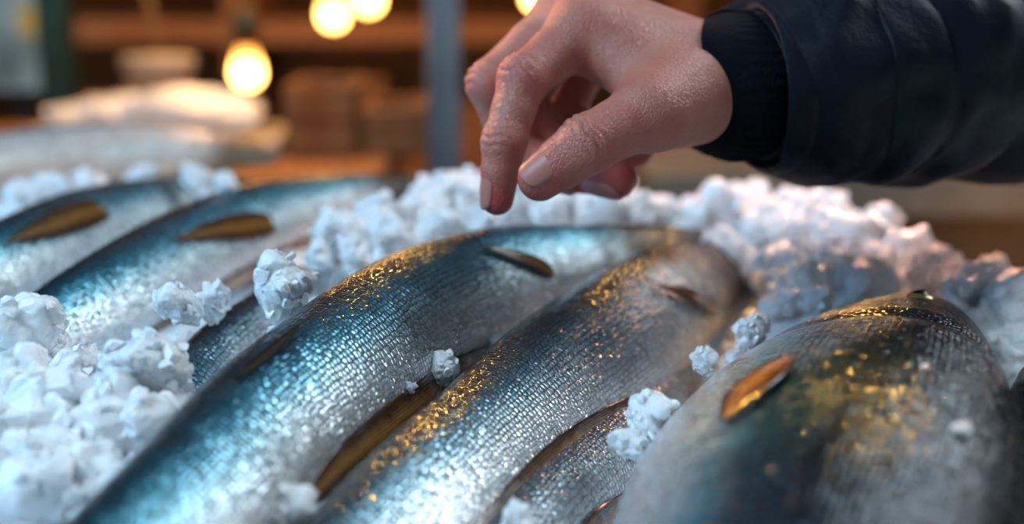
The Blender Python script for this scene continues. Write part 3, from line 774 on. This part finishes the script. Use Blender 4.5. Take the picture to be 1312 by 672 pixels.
def table(name, label, x0, x1, y0, y1, zt, mt, ml, th=.04):
    r = empty(name, ((x0 + x1) / 2, (y0 + y1) / 2, 0)); tag(r, label, 'table')
    box('table_top', ((x0 + x1) / 2, (y0 + y1) / 2, zt - th / 2), (x1 - x0, y1 - y0, th), mt, r)
    box('apron', ((x0 + x1) / 2, y0 + .05, zt - th - .05), (x1 - x0 - .1, .025, .1), ml, r)
    for x in (x0 + .05, x1 - .05):
        for y in (y0 + .05, y1 - .05): box('leg', (x, y, (zt - th) / 2), (.05, .05, zt - th), ml, r)
    return r
table('back_table', 'warm lit wooden table behind the ice at left, holding the white bucket and crates', -1.25, -.16, 1.45, 2.0, .835, M_WOOD, M_WOODD)
table('side_counter', 'beige stone topped counter behind the jacket sleeve at right', .16, 1.6, 1.45, 1.95, .84, M_GREY, M_NAVY, .05)
pp = P(568, 100, 1.38); po = empty('metal_post', (pp.x, pp.y, 0)); tag(po, 'grey blue metal post standing behind the counter near the hand', 'post')
link('shaft', lathe([(.019, .01), (.019, 2.5)], (pp.x, pp.y, 0), 28), M_STEEL, po)
box('base_plate', (pp.x, pp.y, .006), (.12, .12, .012), M_STEEL, po)
pg = P(76, 90, 2.15); gp = empty('painted_post', (pg.x, pg.y, 0)); tag(gp, 'dark green painted square post at the left', 'post')
box('shaft', (pg.x, pg.y, 1.26), (.052, .052, 2.48), M_GREEN, gp); box('base_plate', (pg.x, pg.y, .006), (.11, .11, .012), M_GREEN, gp)
b = P(205, 140, 1.78)
r = empty('foam_tray', (b.x + .01, b.y - .06, .835)); tag(r, 'white foam fish tray heaped with ice on the back table', 'tray')
tx, ty = b.x + .02, b.y - .12
box('tray_base', (tx, ty, .8375 + .005), (.36, .20, .010), M_FOAM, r)
for sx, sy, lx, ly in ((-.172, 0, .014, .20), (.172, 0, .014, .20), (0, -.093, .33, .014), (0, .093, .33, .014)):
    box('tray_wall', (tx + sx, ty + sy, .856), (lx, ly, .016), M_FOAM, r)
for k, (dx, dy, rr, sc) in enumerate([(.01, .0, .055, (2.1, 1.2, .85)), (-.09, .0, .036, (1.6, 1.3, .8)), (.11, -.01, .036, (1.4, 1.4, .8))]):
    o = lump((tx + dx, ty + dy, .884), rr, ['large blurred ice mound in the foam tray on the back table', 'left ice mound in the foam tray on the back table', 'right ice mound in the foam tray on the back table'][k])
    LUMPS.pop(); o.rotation_euler = (0, 0, k); o.scale = tuple(rr * q for q in sc)
r = empty('bucket', (b.x - .01, b.y + .04, .836)); tag(r, 'white plastic bucket with lid behind the foam tray', 'bucket')
bb = (b.x - .01, b.y + .04, .836)
link('bucket_body', lathe([(.042, 0), (.048, .098), (.051, .099), (.051, .104), (.047, .104)], bb), M_WHITE, r)
link('lid', lathe([(.051, .1045), (.053, .107), (.053, .116), (.045, .119), (.0, .119)], bb), M_WHITE, r)
def crate(px, d, w, dpt, hh, label, mat, zt=.835):
    p = P(px, 150, d); r = empty('wooden_crate', (p.x, p.y, zt)); tag(r, label, 'crate', None)
    box('crate_floor', (p.x, p.y, zt + .006), (w - .01, dpt - .01, .01), mat, r)
    for s in (-1, 1):
        for ax in (0, 1):
            bm = bmesh.new(); n = max(2, int(hh / .04)); sh = hh / n
            for k in range(n):
                c = (p.x, p.y + s * dpt / 2, zt + .001 + sh * (k + .5)) if ax == 0 else (p.x + s * w / 2, p.y, zt + .001 + sh * (k + .5))
                bm_box(bm, c, (w, .01, sh * .86) if ax == 0 else (.01, dpt - .02, sh * .86), 0, .002)
            bm_obj('crate_side', bm, mat, r)
    for sx in (-1, 1):
        for sy in (-1, 1): box('corner_post', (p.x + sx * (w / 2 - .012), p.y + sy * (dpt / 2 - .012), zt + hh / 2 + .002), (.014, .014, hh), mat, r)
crate(420, 1.70, .085, .16, .095, 'tall brown wooden crate on the back table beside the hanging bulb', M_WOODD)
crate(508, 1.72, .075, .16, .065, 'low brown wooden crate on the back table beside the metal post', M_WOODD)
sh = empty('wooden_shelf', (-.45, 2.7, 0)); tag(sh, 'tall dark wooden shelving unit against the back behind the bulbs', 'shelf')
for x in (-1.35, -.55, .35): box('upright', (x, 2.7, 1.0), (.06, .3, 2.0), M_WOODD, sh)
for z in (.35, .66, .955, 1.3, 1.65): box('shelf_board', (-.5, 2.7, z), (1.76, .32, .045), M_WOOD, sh)
for i, (x, w, hh, m, lb) in enumerate([(-.85, .2, .12, M_WOOD, 'brown box on the shelf behind the bucket'), (-.35, .18, .16, M_WOODD, 'dark box on the shelf behind the hanging bulb'), (-.08, .2, .1, M_WOOD, 'brown box on the shelf behind the metal post')]):
    r = empty('storage_box', (x, 2.66, .6825)); tag(r, lb, 'box'); box('box_body', (x, 2.66, .6835 + hh / 2), (w, .2, hh), m, r, 0, .006); box('box_lid', (x, 2.66, .6845 + hh + .01), (w + .01, .21, .018), m, r, 0, .004)
pl = P(30, 60, 2.4); r = empty('notice_panel', (pl.x, pl.y, 0)); tag(r, 'pale blue panel with a yellow sheet at the far left behind the green post', 'panel')
box('panel_sheet', (pl.x - .02, pl.y, 1.0), (.12, .02, .30), mat_simple('pale_sheet', (.22, .34, .38), .6, var=.6, sc=9), r); box('panel_stand', (pl.x - .02, pl.y + .02, .5), (.03, .02, 1.0), M_BLACK, r)
py_ = P(36, 28, 2.38); box('yellow_sheet', (py_.x, pl.y - .012, py_.z), (.04, .003, .055), M_YEL, r, 0, .0005)
tag(link('hanging_rope', tube([P(165, -420, 2.1), P(172, -80, 2.1), P(205, 68, 2.1)], .007), mat_simple('rope', (.3, .17, .07), .8)), 'brown rope hanging behind the white bucket', 'rope')
def pendant(px, py, d, label, rad=.027):
    c = P(px, py, d); r = empty('pendant_bulb', c); tag(r, label, 'light bulb', 'warm hanging bulbs')
    prof = [(0.0001, -rad), (rad * .5, -rad * .87), (rad * .87, -rad * .5), (rad, 0), (rad * .95, rad * .5), (rad * .78, rad * 1.1), (rad * .6, rad * 1.7), (rad * .5, rad * 2.1)]
    link('glass_bulb', lathe(prof, c, 28), M_BULB, r)
    link('socket', lathe([(rad * .62, rad * 1.75), (rad * .85, rad * 1.85), (rad * .9, rad * 3.6), (rad * .6, rad * 4.1), (rad * .12, rad * 4.3)], c, 24), M_BRASS, r)
    link('cord', tube([c + Vector((0, 0, rad * 4.2)), c + Vector((.003, 0, .5)), c + Vector((0, 0, 1.5))], .003, 8), M_BLACK, r)
pendant(317, 94, 1.45, 'glowing bulb hanging lowest, in front of the shelf left of the metal post', .018)
pendant(427, 20, 1.9, 'glowing bulb at the top, left one of the close pair', .021)
pendant(472, 0, 2.05, 'glowing bulb at the top, right one of the close pair', .023)
pendant(686, -2, 1.7, 'glowing bulb peeking in at the top above the hand', .015)

# ---------------------------------------------------------------- lights
def aim(o, loc, tgt): o.location = loc; o.rotation_euler = (Vector(tgt) - Vector(loc)).to_track_quat('-Z', 'Y').to_euler(); return o
def area(loc, tgt, size, power, col, spread=180):
    l = bpy.data.lights.new('area', 'AREA'); l.energy = power; l.color = col; l.size = size; l.spread = math.radians(spread)
    o = bpy.data.objects.new('area_light', l); COL.objects.link(o); return aim(o, loc, tgt)
def spot(loc, tgt, power, col, ang, r=.012, blend=.8):
    l = bpy.data.lights.new('spot', 'SPOT'); l.energy = power; l.color = col; l.spot_size = math.radians(ang); l.spot_blend = blend; l.shadow_soft_size = r
    o = bpy.data.objects.new('spot_light', l); COL.objects.link(o); return aim(o, loc, tgt)
WARM = (1, .50, .09)
def glint(px, py, z, power, ang, dist=.75, tilt=0.0, r=.014):
    # added unseen warm spot, placed where the wet skin mirrors it towards the viewer
    p = RZ(px, py, Z0 + z); v = (p - CAM).normalized(); d = Vector((v.x, v.y, -v.z + tilt)).normalized()
    spot(p + d * dist, p, power, WARM, ang, r)
def glint_dir(px, py, z, d, power, ang, dist=.75, r=.010):  # unseen warm spot added from a chosen direction for gold sparkle
    p = RZ(px, py, Z0 + z); spot(p + Vector(d).normalized() * dist, p, power, WARM, ang, r)
def glint_n(f, px, py, power, ang, dist=.75, r=.010, lift=.0):  # unseen spot added along the mirror direction of the fish surface
    u, ph = f.inv(px, py); p, n = f.S(u, ph); p = Vector(p); n = Vector(n)
    v = (p - CAM).normalized(); d = (v - 2 * v.dot(n) * n).normalized()
    d.z = max(d.z + lift, .14); d.normalize(); spot(p + d * dist, p, power, WARM, ang, r)
area((-.75, .05, Z0 + .95), (-.05, .45, Z0), .42, 11.5, (.64, .85, 1.0))
area((-.75, .25, Z0 + .35), (-.1, .40, Z0 + .03), .3, 2.8, (.15, .53, 1.0))
area((.45, -.45, Z0 + .65), (.1, .45, Z0), .5, .8, (.86, .92, 1.0))
area((.85, .95, Z0 + .80), (.0, .45, Z0 + .03), .6, 12.5, (.82, .92, 1.0))  # unseen softbox added so the fish flanks reflect a silver sheen
area((.40, .75, Z0 + .85), (.22, .45, Z0 + .1), .25, .3, (.40, .66, 1.0))  # small cool light added above the sleeve for blue highlights
glint_dir(1062, 470, .066, (.22, .42, .88), 60, 6.5, r=.025)
glint_dir(1050, 450, .062, (-.1, .55, .83), 34, 6, r=.025)
glint_n(f3, 1108, 386, 2.6, 3.5)
glint_n(f3, 1140, 374, 3, 2.5)
glint(500, 334, .072, 2.0, 2.6, .80, .09)
glint(545, 315, .072, 3.0, 2.8, .80, .09)
glint(600, 304, .072, 2.2, 2.6, .80, .09)
glint_n(f1, 838, 297, 8, 3)
glint_n(f1, 870, 298, 8, 2.6)
glint(835, 297, .066, 6, 3.2, .75, .05)
glint(888, 336, .045, 1.5, 3.2, .75, .06)
glint_dir(940, 332, .04, (.0, .5, .85), 30, 5, r=.02)
glint_dir(870, 345, .045, (-.05, .55, .8), 14, 4, r=.02)
glint(455, 228, .06, 5, 5, .70, .04)
for x in (-.04, .09, .22): spot((x, .98, Z0 + .55), (x, .69 - (x - .09) * .3, Z0 + .03), 17, (1, .43, .24), 20, .04)
spot((.42, .95, Z0 + .55), (.31, .60, Z0 + .03), 9, (1, .43, .24), 18, .04)
spot((.36, 1.10, Z0 + .30), (.20, .585, Z0 + .035), 9, (1, .50, .34), 20, .05)  # extra pink spot added to brighten ice shaded by the sleeve
spot((-.45, .95, Z0 + .42), (.03, .48, Z0 + .14), 18, (1, .45, .24), 13, .03)
area((-.3, 1.75, 1.75), (-.45, 2.7, .8), .4, 14, (1, .47, .13))
area((-.35, 1.9, 1.5), (-.45, 1.75, .83), .3, 1.7, (1, .50, .17), 100)
area((.8, 1.75, 1.6), (.8, 1.7, .84), .3, 1.6, (1, .62, .35), 110)
area((.7, 1.15, .75), (.75, 1.6, .6), .25, .5, (1, .50, .2), 120)
area((-.9, 1.7, 1.6), (-1.0, 2.4, 1.0), .2, 1.0, (.8, .9, 1.0), 90)
spot((-.12, 1.25, Z0 + .5), (-.22, .86, Z0 + .05), 20, (1, .50, .20), 15, .04)
W = bpy.data.worlds.new('world'); SC.world = W; W.use_nodes = True
nt = W.node_tree; bg = nt.nodes['Background']
tc = nt.nodes.new('ShaderNodeTexCoord'); sp = nt.nodes.new('ShaderNodeSeparateXYZ'); rp = nt.nodes.new('ShaderNodeValToRGB')
nt.links.new(tc.outputs['Generated'], sp.inputs[0]); nt.links.new(sp.outputs[2], rp.inputs[0]); nt.links.new(rp.outputs[0], bg.inputs[0])
rp.color_ramp.elements[0].position = 0; rp.color_ramp.elements[0].color = (.02, .025, .03, 1); rp.color_ramp.elements[1].position = 1; rp.color_ramp.elements[1].color = (.14, .26, .36, 1)
bg.inputs[1].default_value = .35
SC.view_settings.view_transform = 'Standard'

cd = bpy.data.cameras.new('camera'); co = bpy.data.objects.new('camera', cd); COL.objects.link(co); co.location = CAM; co.rotation_euler = (math.pi / 2 - TH, 0, 0)
cd.sensor_width = 36; cd.lens = F / 1312 * 36; cd.clip_start = .01
cd.dof.use_dof = True; cd.dof.focus_distance = .425; cd.dof.aperture_fstop = 4.2
SC.camera = co
